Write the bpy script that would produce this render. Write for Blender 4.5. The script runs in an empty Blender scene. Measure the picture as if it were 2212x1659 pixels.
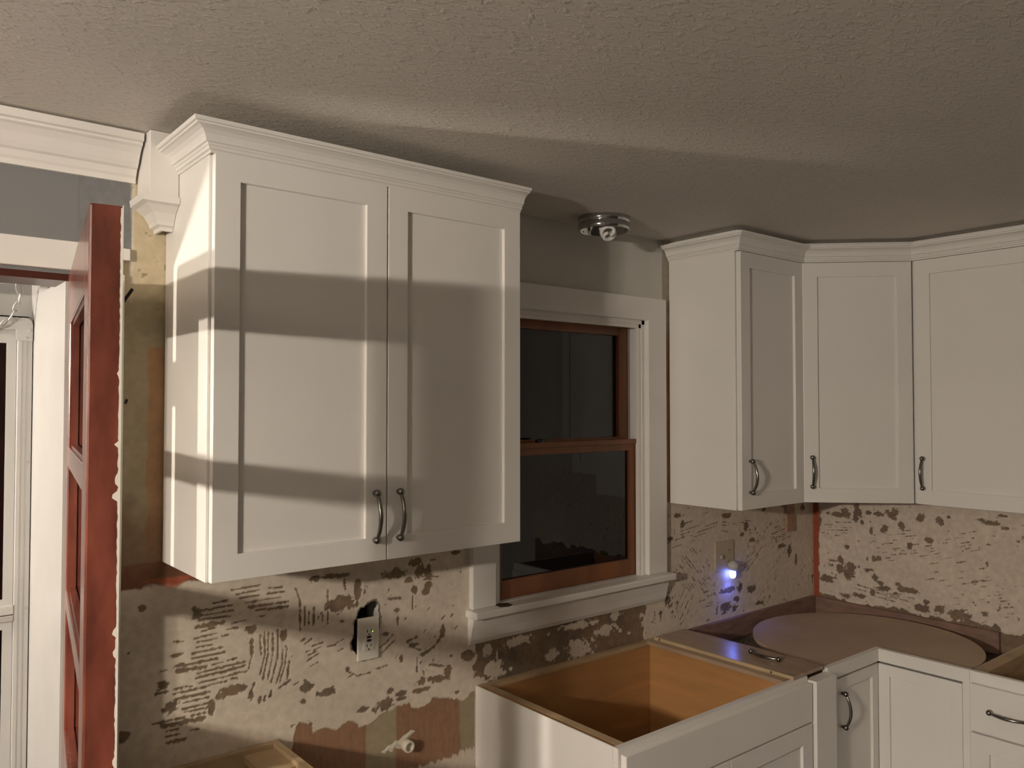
import bpy, bmesh, math, random
import numpy as np
from mathutils import Matrix, Vector

# ------------------------------------------------------------------ scene, camera, world, light
S = bpy.context.scene
C = S.collection
PI = math.pi
CAM = Vector((-0.5923, -2.0603, 1.7481))
cd = bpy.data.cameras.new('camera'); cam = bpy.data.objects.new('camera', cd); C.objects.link(cam)
cam.location = CAM
cam.rotation_euler = (PI/2 + 0.0262, 0, -0.6841)
cd.sensor_width = 36; cd.lens = 1758.65*36/2212; cd.clip_start = 0.02
S.camera = cam
w = bpy.data.worlds.new('night'); S.world = w; w.use_nodes = True
w.node_tree.nodes['Background'].inputs[0].default_value = (0.010, 0.014, 0.022, 1)
w.node_tree.nodes['Background'].inputs[1].default_value = 0.25
vs = S.view_settings
vs.view_transform = 'Standard'; vs.look = 'None'; vs.gamma = 1; vs.use_curve_mapping = False
vs.exposure = 0.0
ROOM_BULB = 2150.0       # emission of the two bulbs of the hanging lamp
PORCH_BULB = 3300.0      # emission of the bulb in the entry vestibule
WARM = (1.0, 0.885, 0.755)
CEIL = 2.381; XR = 2.896; XL = -4.4; YF = -4.4

# ------------------------------------------------------------------ materials
M = {}
def mat(name, col, rough=.5, metal=0., var=.06, vscale=9., bump=0., bscale=120., stretch=None, spec=None, coat=0.):
    m = bpy.data.materials.new(name); m.use_nodes = True; nt = m.node_tree; N = nt.nodes; L = nt.links
    b = N['Principled BSDF']; b.inputs['Roughness'].default_value = rough; b.inputs['Metallic'].default_value = metal
    if spec is not None: b.inputs['Specular IOR Level'].default_value = spec
    if coat: b.inputs['Coat Weight'].default_value = coat; b.inputs['Coat Roughness'].default_value = .12
    tc = N.new('ShaderNodeTexCoord'); mp = N.new('ShaderNodeMapping'); L.new(tc.outputs['Object'], mp.inputs['Vector'])
    if stretch: mp.inputs['Scale'].default_value = stretch
    n = N.new('ShaderNodeTexNoise'); n.inputs['Scale'].default_value = vscale; n.inputs['Detail'].default_value = 5
    L.new(mp.outputs[0], n.inputs['Vector'])
    r = N.new('ShaderNodeValToRGB')
    lo = [max(0, c*(1-var*1.6)) for c in col]; hi = [min(1, c*(1+var)) for c in col]
    r.color_ramp.elements[0].position = .3; r.color_ramp.elements[1].position = .7
    r.color_ramp.elements[0].color = (*lo, 1); r.color_ramp.elements[1].color = (*hi, 1)
    L.new(n.outputs['Fac'], r.inputs[0]); L.new(r.outputs[0], b.inputs['Base Color'])
    if bump:
        n2 = N.new('ShaderNodeTexNoise'); n2.inputs['Scale'].default_value = bscale; n2.inputs['Detail'].default_value = 3
        L.new(mp.outputs[0], n2.inputs['Vector'])
        bp = N.new('ShaderNodeBump'); bp.inputs['Strength'].default_value = bump; bp.inputs['Distance'].default_value = .002
        L.new(n2.outputs['Fac'], bp.inputs['Height']); L.new(bp.outputs[0], b.inputs['Normal'])
    M[name] = m; return m
mat('cabinet_white', (.80, .775, .735), .32, var=.015, vscale=3)
mat('trim_white', (.80, .77, .73), .35, var=.03, vscale=6)
mat('maple_inside', (.42, .215, .082), .38, var=.12, vscale=3, stretch=(1, 1, 8))
mat('raw_wood', (.46, .335, .195), .6, var=.12, vscale=10, stretch=(1, 1, 5))
mat('panel_wood', (.38, .27, .19), .22, var=.10, vscale=6, stretch=(6, 1, 1))
mat('pull_nickel', (.24, .225, .205), .24, 1., var=.03)
mat('chrome', (.52, .52, .53), .12, 1., var=.02)
mat('ledger_wood', (.26, .155, .115), .7, var=.18, vscale=14, stretch=(1, 1, 4))
mat('tray_board', (.47, .345, .24), .5, var=.10, vscale=5)
mat('sash_wood', (.24, .085, .028), .35, var=.15, vscale=14, stretch=(1, 1, .3))
mat('red_paint', (.155, .042, .026), .26, var=.32, vscale=22, bump=.16, bscale=55, stretch=(1, 1, .35), coat=.3)
mat('jamb_red', (.060, .014, .009), .35, var=.2)
mat('door_white', (.72, .68, .60), .4, var=.06)
mat('plastic_white', (.72, .68, .60), .3, var=.02)
mat('plastic_almond', (.50, .43, .32), .35, var=.03)
mat('slot_dark', (.012, .011, .010), .5, var=.02)
mat('hole_dark', (.010, .008, .007), .9, var=.1)
mat('tan_floor', (.055, .048, .042), .4, var=.15, vscale=6, stretch=(8, 1, 1))
mat('wall_beige', (.09, .087, .083), .7, var=.04)
mat('storm_white', (.43, .42, .40), .35, var=.03)
mat('grey_soffit', (.22, .21, .195), .6, var=.06)
mat('storm_grey', (.40, .385, .36), .35, .3, var=.05)
mat('bulb_white', (.72, .70, .66), .22, var=.01)
mat('knot_brown', (.10, .045, .022), .5, var=.3, vscale=60)
mat('steel_dark', (.10, .095, .09), .4, .8, var=.1)
mat('stub_white', (.66, .60, .50), .35, var=.1)
mat('night_grey', (.50, .48, .45), .3, var=.02)
mat('pink_wood', (.42, .26, .17), .6, var=.15, vscale=14, stretch=(1, 1, 5))
mat('brass_dark', (.16, .12, .07), .35, .9, var=.05)

def emit(name, col, s):
    m = bpy.data.materials.new(name); m.use_nodes = True; nt = m.node_tree
    b = nt.nodes['Principled BSDF']; b.inputs['Base Color'].default_value = (*col, 1)
    b.inputs['Emission Color'].default_value = (*col, 1); b.inputs['Emission Strength'].default_value = s
    M[name] = m
emit('room_bulb', WARM, ROOM_BULB)
emit('porch_bulb', (1, .89, .77), PORCH_BULB)
emit('night_blue', (.16, .22, 1.0), 14)
emit('led_green', (.45, 1, .12), 1.6)

def glass(name, tint, refl=1.0):
    m = bpy.data.materials.new(name); m.use_nodes = True; nt = m.node_tree; N = nt.nodes; L = nt.links
    for n in list(N):
        if n.type == 'BSDF_PRINCIPLED': N.remove(n)
    out = [n for n in N if n.type == 'OUTPUT_MATERIAL'][0]
    t = N.new('ShaderNodeBsdfTransparent'); t.inputs[0].default_value = (*tint, 1)
    g = N.new('ShaderNodeBsdfGlossy'); g.inputs['Roughness'].default_value = .015
    f = N.new('ShaderNodeFresnel'); f.inputs['IOR'].default_value = 1.5
    k = N.new('ShaderNodeMath'); k.operation = 'MULTIPLY'; k.inputs[1].default_value = refl; k.use_clamp = True
    x = N.new('ShaderNodeMixShader'); ge = N.new('ShaderNodeNewGeometry'); q = N.new('ShaderNodeMath'); q.operation = 'SUBTRACT'; q.inputs[0].default_value = 1; L.new(ge.outputs['Backfacing'], q.inputs[1])
    h = N.new('ShaderNodeMath'); h.operation = 'MULTIPLY'; L.new(f.outputs[0], h.inputs[0]); L.new(q.outputs[0], h.inputs[1])   # thin pane: the far face adds no second mirror
    L.new(h.outputs[0], k.inputs[0]); L.new(k.outputs[0], x.inputs[0])
    L.new(t.outputs[0], x.inputs[1]); L.new(g.outputs[0], x.inputs[2]); L.new(x.outputs[0], out.inputs[0]); M[name] = m
glass('pane_glass', (.95, .96, .96), 1.5)
glass('night_pane', (.30, .31, .32), 1.5)
glass('door_glass', (.97, .97, .965), 1.0)

def ceiling_mat():
    m = mat('ceiling_paint', (.62, .575, .52), .75, var=.03, vscale=2)
    nt = m.node_tree; N = nt.nodes; L = nt.links; b = N['Principled BSDF']
    tc = N.new('ShaderNodeTexCoord'); mp = N.new('ShaderNodeMapping'); L.new(tc.outputs['Object'], mp.inputs['Vector'])
    mp.inputs['Rotation'].default_value = (0, 0, .5); mp.inputs['Scale'].default_value = (1, 2.2, 1)
    v = N.new('ShaderNodeTexNoise'); v.inputs['Scale'].default_value = 42; v.inputs['Detail'].default_value = 2.5
    v.inputs['Distortion'].default_value = .8
    L.new(mp.outputs[0], v.inputs['Vector'])
    r = N.new('ShaderNodeValToRGB'); r.color_ramp.elements[0].position = .50; r.color_ramp.elements[1].position = .66
    L.new(v.outputs['Fac'], r.inputs[0])
    bu = N.new('ShaderNodeBump'); bu.inputs['Strength'].default_value = .33; bu.inputs['Distance'].default_value = .0022
    L.new(r.outputs[0], bu.inputs['Height']); L.new(bu.outputs[0], b.inputs['Normal'])
ceiling_mat()

def wall_mat():     # two real paints on one wall: slate grey left of the old casing line, pale grey elsewhere
    m = mat('wall_paint', (.62, .60, .55), .7, var=.04, vscale=5, bump=.15, bscale=60)
    nt = m.node_tree; N = nt.nodes; L = nt.links; b = N['Principled BSDF']
    old = b.inputs['Base Color'].links[0].from_socket
    tc = N.new('ShaderNodeTexCoord'); s = N.new('ShaderNodeSeparateXYZ'); L.new(tc.outputs['Object'], s.inputs[0])
    n = N.new('ShaderNodeTexNoise'); n.inputs['Scale'].default_value = 60; L.new(tc.outputs['Object'], n.inputs['Vector'])
    a = N.new('ShaderNodeMath'); a.operation = 'MULTIPLY_ADD'; a.inputs[1].default_value = .008; L.new(n.outputs['Fac'], a.inputs[0]); L.new(s.outputs[0], a.inputs[2])
    l = N.new('ShaderNodeMath'); l.operation = 'LESS_THAN'; l.inputs[1].default_value = -.078; L.new(a.outputs[0], l.inputs[0])
    x = N.new('ShaderNodeMix'); x.data_type = 'RGBA'; L.new(l.outputs[0], x.inputs[0]); L.new(old, x.inputs[6]); x.inputs[7].default_value = (.195, .195, .195, 1)
    L.new(x.outputs[2], b.inputs['Base Color'])
wall_mat()

def coat_mat():
    m = bpy.data.materials.new('scraped_wall'); m.use_nodes = True; nt = m.node_tree; N = nt.nodes; L = nt.links
    b = N['Principled BSDF']; b.inputs['Roughness'].default_value = .8
    a = N.new('ShaderNodeVertexColor'); a.layer_name = 'own_colour'
    n = N.new('ShaderNodeTexNoise'); n.inputs['Scale'].default_value = 45; n.inputs['Detail'].default_value = 6
    tc = N.new('ShaderNodeTexCoord'); L.new(tc.outputs['Object'], n.inputs['Vector'])
    r = N.new('ShaderNodeMapRange'); r.inputs['From Min'].default_value = .3; r.inputs['From Max'].default_value = .7
    r.inputs['To Min'].default_value = .86; r.inputs['To Max'].default_value = 1.06; L.new(n.outputs['Fac'], r.inputs[0])
    x = N.new('ShaderNodeMix'); x.data_type = 'RGBA'; x.blend_type = 'MULTIPLY'; x.inputs[0].default_value = 1
    L.new(a.outputs[0], x.inputs[6]); L.new(r.outputs[0], x.inputs[7]); L.new(x.outputs[2], b.inputs['Base Color'])
    M['scraped_wall'] = m
coat_mat()

# ------------------------------------------------------------------ object helpers
WM = {}
I4 = Matrix.Identity(4)
def place(o, parent=None, W=I4):
    C.objects.link(o)
    if parent is not None:
        o.parent = parent; o.matrix_parent_inverse = WM[parent.name].inverted()
    o.matrix_basis = W; WM[o.name] = W.copy(); return o
def tag(o, label=None, cat=None, group=None, kind=None):
    if label: o['label'] = label
    if cat: o['category'] = cat
    if group: o['group'] = group
    if kind: o['kind'] = kind
    return o
def thing(name, loc, label, cat, group=None, kind=None, rotz=0):
    o = bpy.data.objects.new(name, None); o.empty_display_size = .05
    place(o, None, Matrix.Translation(loc) @ Matrix.Rotation(rotz, 4, 'Z')); return tag(o, label, cat, group, kind)
class MB:
    def __init__(s): s.bm = bmesh.new()
    def box(s, x0, x1, y0, y1, z0, z1, bev=0.):
        r = bmesh.ops.create_cube(s.bm, size=1)
        for v in r['verts']:
            v.co = Vector(((x0+x1)/2 + v.co.x*(x1-x0), (y0+y1)/2 + v.co.y*(y1-y0), (z0+z1)/2 + v.co.z*(z1-z0)))
        if bev:
            es = list({e for v in r['verts'] for e in v.link_edges})
            bmesh.ops.bevel(s.bm, geom=es, offset=bev, segments=2, profile=.5, affect='EDGES', clamp_overlap=True)
        return s
    def prism(s, pts, z0, z1):          # polygon in plan, extruded up
        a = [s.bm.verts.new((x, y, z0)) for x, y in pts]; b = [s.bm.verts.new((x, y, z1)) for x, y in pts]
        n = len(pts); s.bm.faces.new(a[::-1]); s.bm.faces.new(b)
        for i in range(n): s.bm.faces.new((a[i], a[(i+1) % n], b[(i+1) % n], b[i]))
        return s
    def loft(s, rings, cap=True, closed=True):
        R = [[s.bm.verts.new(p) for p in r] for r in rings]; n = len(R[0])
        for i in range(len(R)-1):
            for j in range(n if closed else n-1):
                s.bm.faces.new((R[i][j], R[i][(j+1) % n], R[i+1][(j+1) % n], R[i+1][j]))
        if cap: s.bm.faces.new(R[0][::-1]); s.bm.faces.new(R[-1])
        return s
    def tube(s, pts, rad, seg=10):
        pts = [Vector(p) for p in pts]; n = len(pts); rings = []
        up = Vector((0, 0, 1)); prev = None
        for i, p in enumerate(pts):
            t = (pts[min(i+1, n-1)] - pts[max(i-1, 0)]).normalized()
            if prev is None:
                a = up if abs(t.dot(up)) < .9 else Vector((1, 0, 0))
                u = t.cross(a).normalized()
            else: u = (prev - t*prev.dot(t)).normalized()
            prev = u; v = t.cross(u); r = rad[i] if isinstance(rad, (list, tuple)) else rad
            rings.append([p + u*(r*math.cos(k*2*PI/seg)) + v*(r*math.sin(k*2*PI/seg)) for k in range(seg)])
        return s.loft(rings)
    def lathe(s, prof, c=(0, 0, 0), axis='z', seg=32, cap=True):
        rings = []
        for r, h in prof:
            ring = []
            for k in range(seg):
                a = 2*PI*k/seg; q = (r*math.cos(a), r*math.sin(a), h)
                if axis == 'y': q = (q[0], h, q[1])
                if axis == 'x': q = (h, q[0], q[1])
                ring.append((c[0]+q[0], c[1]+q[1], c[2]+q[2]))
            rings.append(ring)
        return s.loft(rings, cap)
    def sweep(s, path, prof, left=True):   # profile (out, z) carried along a plan path with mitres; out = right of travel unless left
        n = len(path); rings = []
        P = [Vector((x, y)) for x, y in path]
        def nor(a, b):
            d = (b-a).normalized(); return Vector((-d.y, d.x)) if left else Vector((d.y, -d.x))
        for i in range(n):
            if i == 0: m = nor(P[0], P[1])
            elif i == n-1: m = nor(P[-2], P[-1])
            else:
                a = nor(P[i-1], P[i]); b = nor(P[i], P[i+1]); m = (a+b).normalized(); m = m/max(.2, m.dot(a))
            rings.append([(P[i].x+m.x*o, P[i].y+m.y*o, z) for o, z in prof])
        return s.loft(rings)
    def build(s, name, m, parent=None, W=I4, smooth=False):
        bmesh.ops.recalc_face_normals(s.bm, faces=s.bm.faces)
        me = bpy.data.meshes.new(name); s.bm.to_mesh(me); s.bm.free()
        me.materials.append(M[m] if isinstance(m, str) else m)
        if smooth:
            for p in me.polygons: p.use_smooth = True
        return place(bpy.data.objects.new(name, me), parent, W)
def box(name, m, parent, *a, bev=0., W=I4): return MB().box(*a, bev=bev).build(name, m, parent, W)

# ------------------------------------------------------------------ noise fields for the scraped walls
rng = np.random.RandomState(7)
def vnoise(U, V, scale, seed):
    r = np.random.RandomState(seed); T = r.rand(64, 64)
    u = U*scale; v = V*scale; iu = np.floor(u).astype(int); iv = np.floor(v).astype(int)
    fu = u-iu; fv = v-iv; fu = fu*fu*(3-2*fu); fv = fv*fv*(3-2*fv)
    g = lambda a, b: T[a % 64, b % 64]
    return (g(iu, iv)*(1-fu)+g(iu+1, iv)*fu)*(1-fv) + (g(iu, iv+1)*(1-fu)+g(iu+1, iv+1)*fu)*fv
def fbm(U, V, scale, seed, octv=4):
    o = 0; a = .5; t = 0
    for k in range(octv): o = o + a*vnoise(U+13.7*k, V+5.1*k, scale*2**k, seed+k); t += a; a *= .55
    return o/t
STROKES = [0.17,1.28,0.244,1.282,1,0.181,1.267,0.241,1.27,1,0.191,1.256,0.241,1.257,1,0.205,1.243,0.299,1.242,1,0.215,1.23,0.321,1.228,1.3,0.232,1.219,0.26,1.218,1,0.266,1.217,0.321,1.216,1.6,0.264,1.257,0.31,1.256,1,0.267,1.271,0.302,1.269,1,0.124,1.254,0.158,1.255,1.3,0.1,1.24,0.172,1.242,1.2,0.096,1.228,0.174,1.228,1,0.091,1.218,0.165,1.215,1.4,0.084,1.201,0.153,1.202,2.4,0.097,1.189,0.132,1.192,1.3,0.079,1.174,0.132,1.178,1.3,0.086,1.164,0.134,1.165,1,0.083,1.152,0.123,1.151,1,0.075,1.138,0.15,1.141,1.2,0.073,1.126,0.154,1.126,1,0.056,1.113,0.134,1.114,1.6,0.04,1.102,0.106,1.1,2.0,0.132,1.127,0.154,1.128,1,0.124,1.101,0.184,1.106,1,0.087,1.087,0.205,1.093,1.3,0.084,1.076,0.207,1.082,1.3,0.091,1.063,0.211,1.068,1,0.115,1.053,0.158,1.053,1,0.172,1.057,0.187,1.055,1,0.179,1.069,0.211,1.068,1,0.146,1.168,0.162,1.169,1,0.157,1.182,0.186,1.183,1,0.171,1.196,0.208,1.197,1,0.234,1.201,0.258,1.202,1,0.03,1.061,0.05,1.06,1.4,0.06,1.06,0.074,1.059,1.4,0.03,1.049,0.107,1.05,1.5,0.034,1.035,0.115,1.036,1.6,0.057,1.022,0.116,1.023,1,0.051,1.008,0.116,1.009,1.2,0.057,1.0,0.112,0.998,1,0.074,0.987,0.105,0.987,1,-0.018,0.989,0.056,0.987,1.2,0.005,0.979,0.102,0.974,2.2,0.015,0.964,0.041,0.963,1,0.071,0.952,0.09,0.951,1,0.013,0.951,0.045,0.95,1.3,0.015,0.937,0.056,0.935,2.0,-0.006,1.067,0.014,1.07,1.6,-0.009,1.058,0.017,1.059,1.4,-0.003,1.077,0.017,1.079,1.5,-0.006,1.084,0.013,1.083,1,-0.003,1.11,0.016,1.11,1,0.029,1.175,0.052,1.173,1.3,0.219,1.144,0.227,1.11,1,0.268,1.158,0.267,1.099,1,0.267,1.099,0.254,1.038,1.2,0.28,1.152,0.28,1.096,1.2,0.28,1.096,0.267,1.035,1,0.294,1.157,0.294,1.09,1.2,0.294,1.09,0.277,1.027,1,0.308,1.106,0.306,1.066,1,0.306,1.066,0.291,1.021,1,0.319,1.104,0.314,1.064,1,0.314,1.064,0.3,1.022,1,0.326,1.069,0.32,1.022,1.4,0.257,1.16,0.259,1.101,1,0.259,1.101,0.246,1.052,1,0.223,1.144,0.223,1.104,1.6,0.223,1.104,0.216,1.073,1,0.245,1.154,0.248,1.103,1,0.231,1.033,0.217,0.997,1.7,0.228,1.009,0.222,0.992,1.5,0.247,0.994,0.245,0.981,1.6,0.262,0.994,0.258,0.984,1.6,0.277,1.001,0.274,0.991,1.4,0.328,1.02,0.297,1.005,1.8,0.355,1.226,0.355,1.146,1.3,0.369,1.208,0.369,1.159,1,0.381,1.191,0.38,1.157,1,0.396,1.2,0.394,1.155,1.2,0.342,1.261,0.355,1.226,1,0.421,1.177,0.421,1.162,1,0.408,1.175,0.408,1.168,1,0.359,1.117,0.37,1.122,1,0.37,1.108,0.388,1.118,1,0.392,1.098,0.421,1.102,1.3,0.372,1.085,0.384,1.088,1,0.38,1.075,0.405,1.082,1,0.376,1.061,0.409,1.074,1,0.434,1.088,0.46,1.089,1,0.435,1.244,0.436,1.151,1,0.485,1.265,0.489,1.237,1.4,0.586,1.05,0.623,1.067,1,0.605,1.038,0.647,1.067,1,0.614,1.061,0.642,1.084,1,0.69,1.055,0.724,1.063,1.8,0.745,1.003,0.795,1.032,2.0,0.795,1.032,0.821,1.065,2.0,0.7,1.041,0.735,1.022,1.3,0.627,1.189,0.67,1.186,1.3,0.709,1.185,0.709,1.147,1,0.739,1.239,0.8,1.231,1,0.749,1.229,0.779,1.226,1,0.77,0.973,0.821,0.958,1.6,0.497,1.008,0.528,0.99,1,0.528,0.99,0.568,0.991,1,0.586,0.996,0.623,1.0,1,0.725,1.003,0.725,0.961,1]
PATCHES = [0.084,1.235,0.015,0.017,-0.045,1.266,0.009,0.008,0.221,1.169,0.016,0.011,0.309,1.143,0.009,0.013,0.027,1.019,0.018,0.017,0.121,0.997,0.008,0.019,0.176,1.025,0.039,0.013,0.162,1.02,0.032,0.009,0.372,0.996,0.019,0.017,0.439,0.964,0.03,0.01,0.367,0.955,0.01,0.007,-0.093,0.975,0.022,0.015,0.369,0.883,0.023,0.014,0.472,1.198,0.042,0.021,0.527,1.231,0.01,0.029,0.036,1.142,0.016,0.005,0.043,1.115,0.013,0.005,0.007,1.076,0.015,0.008,-0.102,0.955,0.009,0.017,0.401,1.276,0.023,0.01,0.447,1.278,0.044,0.007,0.651,1.259,0.038,0.014,0.714,1.282,0.022,0.013,0.729,1.257,0.017,0.019,0.764,1.248,0.014,0.021,0.714,1.205,0.009,0.015,0.754,1.191,0.01,0.007,0.863,1.297,0.016,0.006,0.618,1.09,0.012,0.005,0.671,1.009,0.008,0.012,0.74,0.929,0.017,0.011,0.806,0.923,0.032,0.011,0.837,0.947,0.016,0.018,0.78,0.929,0.021,0.008,0.633,0.925,0.01,0.008,0.667,0.91,0.019,0.007,0.671,0.894,0.025,0.005,0.615,0.889,0.034,0.016,0.74,0.904,0.03,0.007,0.55,0.892,0.019,0.008,0.869,0.869,0.008,0.004,0.914,0.973,0.027,0.016,0.497,1.012,0.006,0.007,0.656,1.151,0.009,0.007,0.658,1.126,0.005,0.015,0.816,1.066,0.008,0.019,0.75,1.011,0.015,0.007,0.715,1.042,0.022,0.006,0.694,1.233,0.015,0.008,0.478,1.15,0.006,0.004,0.764,1.21,0.013,0.01,1.927,1.319,0.025,0.009,1.952,1.283,0.015,0.013,2.231,1.293,0.041,0.01,2.367,1.235,0.017,0.018,2.342,1.205,0.015,0.009,1.875,1.232,0.015,0.008,2.693,1.098,0.019,0.023,2.639,1.123,0.034,0.009,2.747,1.053,0.012,0.023,2.409,1.173,0.024,0.009,1.858,1.0,0.018,0.014,2.239,0.984,0.07,0.011,2.321,0.983,0.018,0.017,2.406,0.968,0.031,0.013,2.221,0.917,0.046,0.019,2.297,0.937,0.019,0.014,2.285,0.904,0.017,0.014,2.461,0.898,0.025,0.008,2.8,1.283,0.017,0.015,2.498,1.296,0.015,0.009,1.839,1.032,0.024,0.009]
ISLANDS = [0.985,0.973,0.02,0.017,1.113,0.979,0.062,0.016,1.017,0.909,0.039,0.026,1.256,0.907,0.026,0.018,1.385,0.921,0.061,0.02,1.403,0.9,0.049,0.026,1.385,0.986,0.07,0.015,1.44,0.985,0.037,0.005,1.515,0.946,0.058,0.018,1.567,0.991,0.027,0.015,1.245,0.98,0.006,0.005,1.025,0.955,0.004,0.018,1.082,0.898,0.009,0.006,1.593,0.93,0.01,0.008,1.639,0.913,0.007,0.005,0.96,0.878,0.03,0.016,0.921,0.975,0.024,0.015]
PATCHES_R = [0.16,1.264,0.025,0.023,0.212,1.27,0.019,0.038,0.267,1.275,0.015,0.01,0.313,1.276,0.022,0.01,0.372,1.282,0.026,0.023,0.408,1.235,0.014,0.021,0.334,1.212,0.017,0.02,0.235,1.231,0.01,0.009,0.49,1.28,0.018,0.016,0.569,1.268,0.014,0.02,0.602,1.292,0.008,0.006,0.725,1.295,0.018,0.006,0.768,1.286,0.03,0.009,0.81,1.271,0.015,0.007,0.799,1.319,0.018,0.005,0.524,1.189,0.017,0.01,0.446,1.154,0.014,0.014,0.277,1.194,0.007,0.016,0.163,1.112,0.014,0.009,0.134,1.047,0.014,0.019,0.129,1.016,0.015,0.023,0.178,1.009,0.031,0.032,0.169,0.985,0.023,0.017,0.063,0.956,0.029,0.014,0.097,1.042,0.02,0.005,0.257,1.073,0.007,0.011,0.287,1.077,0.007,0.014,0.31,1.081,0.015,0.01,0.264,1.026,0.019,0.011,0.29,0.997,0.014,0.015,0.331,0.956,0.03,0.012,0.316,0.972,0.011,0.012,0.39,0.984,0.011,0.007,0.419,0.967,0.032,0.013,0.455,0.966,0.028,0.011,0.382,0.943,0.015,0.007,0.152,0.894,0.024,0.009,0.224,0.907,0.031,0.009,0.278,0.928,0.011,0.018,0.489,0.902,0.034,0.016,0.51,0.931,0.014,0.01,0.564,0.909,0.02,0.016,0.63,0.902,0.045,0.021,0.732,0.928,0.013,0.012,0.032,1.212,0.009,0.047,0.025,0.969,0.008,0.019,0.124,1.253,0.048,0.011,0.681,0.881,0.038,0.009,0.856,1.225,0.006,0.005]
LOWEDGE = [0.053, 0.6, 0.268, 0.62, 0.347, 0.885, 0.371, 0.894, 0.395, 0.869, 0.45, 0.859, 0.515, 0.867, 0.56, 0.856, 0.624, 0.873, 0.681, 0.88, 0.75, 0.856, 0.801, 0.857, 0.874, 0.853, 0.928, 0.849]

# ------------------------------------------------------------------ room shell
def slab_with_holes(mb, u0, u1, v0, v1, holes, f):
    us = sorted({u0, u1, *[h[0] for h in holes], *[h[1] for h in holes]}); vv = sorted({v0, v1, *[h[2] for h in holes], *[h[3] for h in holes]})
    for i in range(len(us)-1):
        for j in range(len(vv)-1):
            cu = (us[i]+us[i+1])/2; cv = (vv[j]+vv[j+1])/2
            if any(h[0] < cu < h[1] and h[2] < cv < h[3] for h in holes): continue
            f(us[i], us[i+1], vv[j], vv[j+1])
WX0, WX1, WZ0, WZ1 = 1.01, 1.735, 1.095, 2.07        # window opening
DX0, DX1, DZ = -1.05, -.205, 2.045                   # doorway opening
mb = MB()
slab_with_holes(mb, XL, XR, 0, CEIL, [(WX0, WX1, WZ0, WZ1), (DX0, DX1, 0, DZ), (.505, .605, 1.02, 1.20)],
                lambda a, b, c, d: mb.box(a, b, 0, .12, c, d))
bmesh.ops.remove_doubles(mb.bm, verts=mb.bm.verts, dist=1e-5)
wall_back = tag(mb.build('wall_back', 'wall_paint'), 'scraped plaster wall around the window behind the cabinets', 'wall', kind='structure')
wall_right = tag(box('wall_right', 'wall_paint', None, XR, XR+.12, YF, .12, 0, CEIL), 'scraped wall behind the corner cabinets on the right', 'wall', kind='structure')
tag(box('wall_left', 'wall_beige', None, XL-.12, XL, YF, .12, 0, CEIL), 'plain beige wall far to the left of the entry door', 'wall', kind='structure')
tag(box('wall_front', 'wall_beige', None, XL, XR, YF-.12, YF, 0, CEIL), 'plain beige wall facing the window wall across the room', 'wall', kind='structure')
tag(box('ceiling', 'ceiling_paint', None, XL, XR, YF, 0, CEIL, CEIL+.05), 'textured off-white ceiling over the whole kitchen', 'ceiling', kind='structure')
tag(box('floor', 'tan_floor', None, XL-.1, XR+.1, YF-.1, 1.0, -.05, 0), 'tan wooden floor of the kitchen', 'floor', kind='structure')
box('back_plate', 'hole_dark', wall_back, .50, .61, .085, .09, 1.015, 1.205)

# ------------------------------------------------------------------ scraped adhesive coats (real relief, own colours)
def lerp(a, b, t): return a + (b-a)*t[..., None]
def sm(x, a, b): t = np.clip((x-a)/(b-a), 0, 1); return t*t*(3-2*t)
def grid_mesh(name, us, vs_, pos, col, disp, keep, parent):
    nu, nv = len(us), len(vs_); U, V = np.meshgrid(us, vs_, indexing='ij')
    co = pos(U, V, disp).reshape(-1, 3)
    idx = np.arange(nu*nv).reshape(nu, nv)
    q = np.stack([idx[:-1, :-1], idx[1:, :-1], idx[1:, 1:], idx[:-1, 1:]], -1)
    k = keep[:-1, :-1] & keep[1:, :-1] & keep[1:, 1:] & keep[:-1, 1:]
    q = q[k]
    me = bpy.data.meshes.new(name); me.vertices.add(len(co)); me.vertices.foreach_set('co', co.astype(np.float32).ravel())
    me.loops.add(q.size); me.loops.foreach_set('vertex_index', q.ravel().astype(np.int32))
    me.polygons.add(len(q)); me.polygons.foreach_set('loop_start', np.arange(0, q.size, 4, dtype=np.int32))
    me.polygons.foreach_set('use_smooth', np.ones(len(q), bool))
    me.update(calc_edges=True)
    ca = me.color_attributes.new('own_colour', 'FLOAT_COLOR', 'POINT')
    rgba = np.ones((nu*nv, 4), np.float32); rgba[:, :3] = col.reshape(-1, 3); ca.data.foreach_set('color', rgba.ravel())
    me.materials.append(M['scraped_wall'])
    return place(bpy.data.objects.new(name, me), parent)
COAT = np.array([.68, .595, .485]); BROWN = np.array([.225, .155, .095]); DARK = np.array([.17, .125, .085])
PINK = np.array([.30, .165, .095]); OLIVE = np.array([.36, .295, .19]); RED = np.array([.42, .10, .045]); CREAM = np.array([.58, .49, .33])

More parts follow.
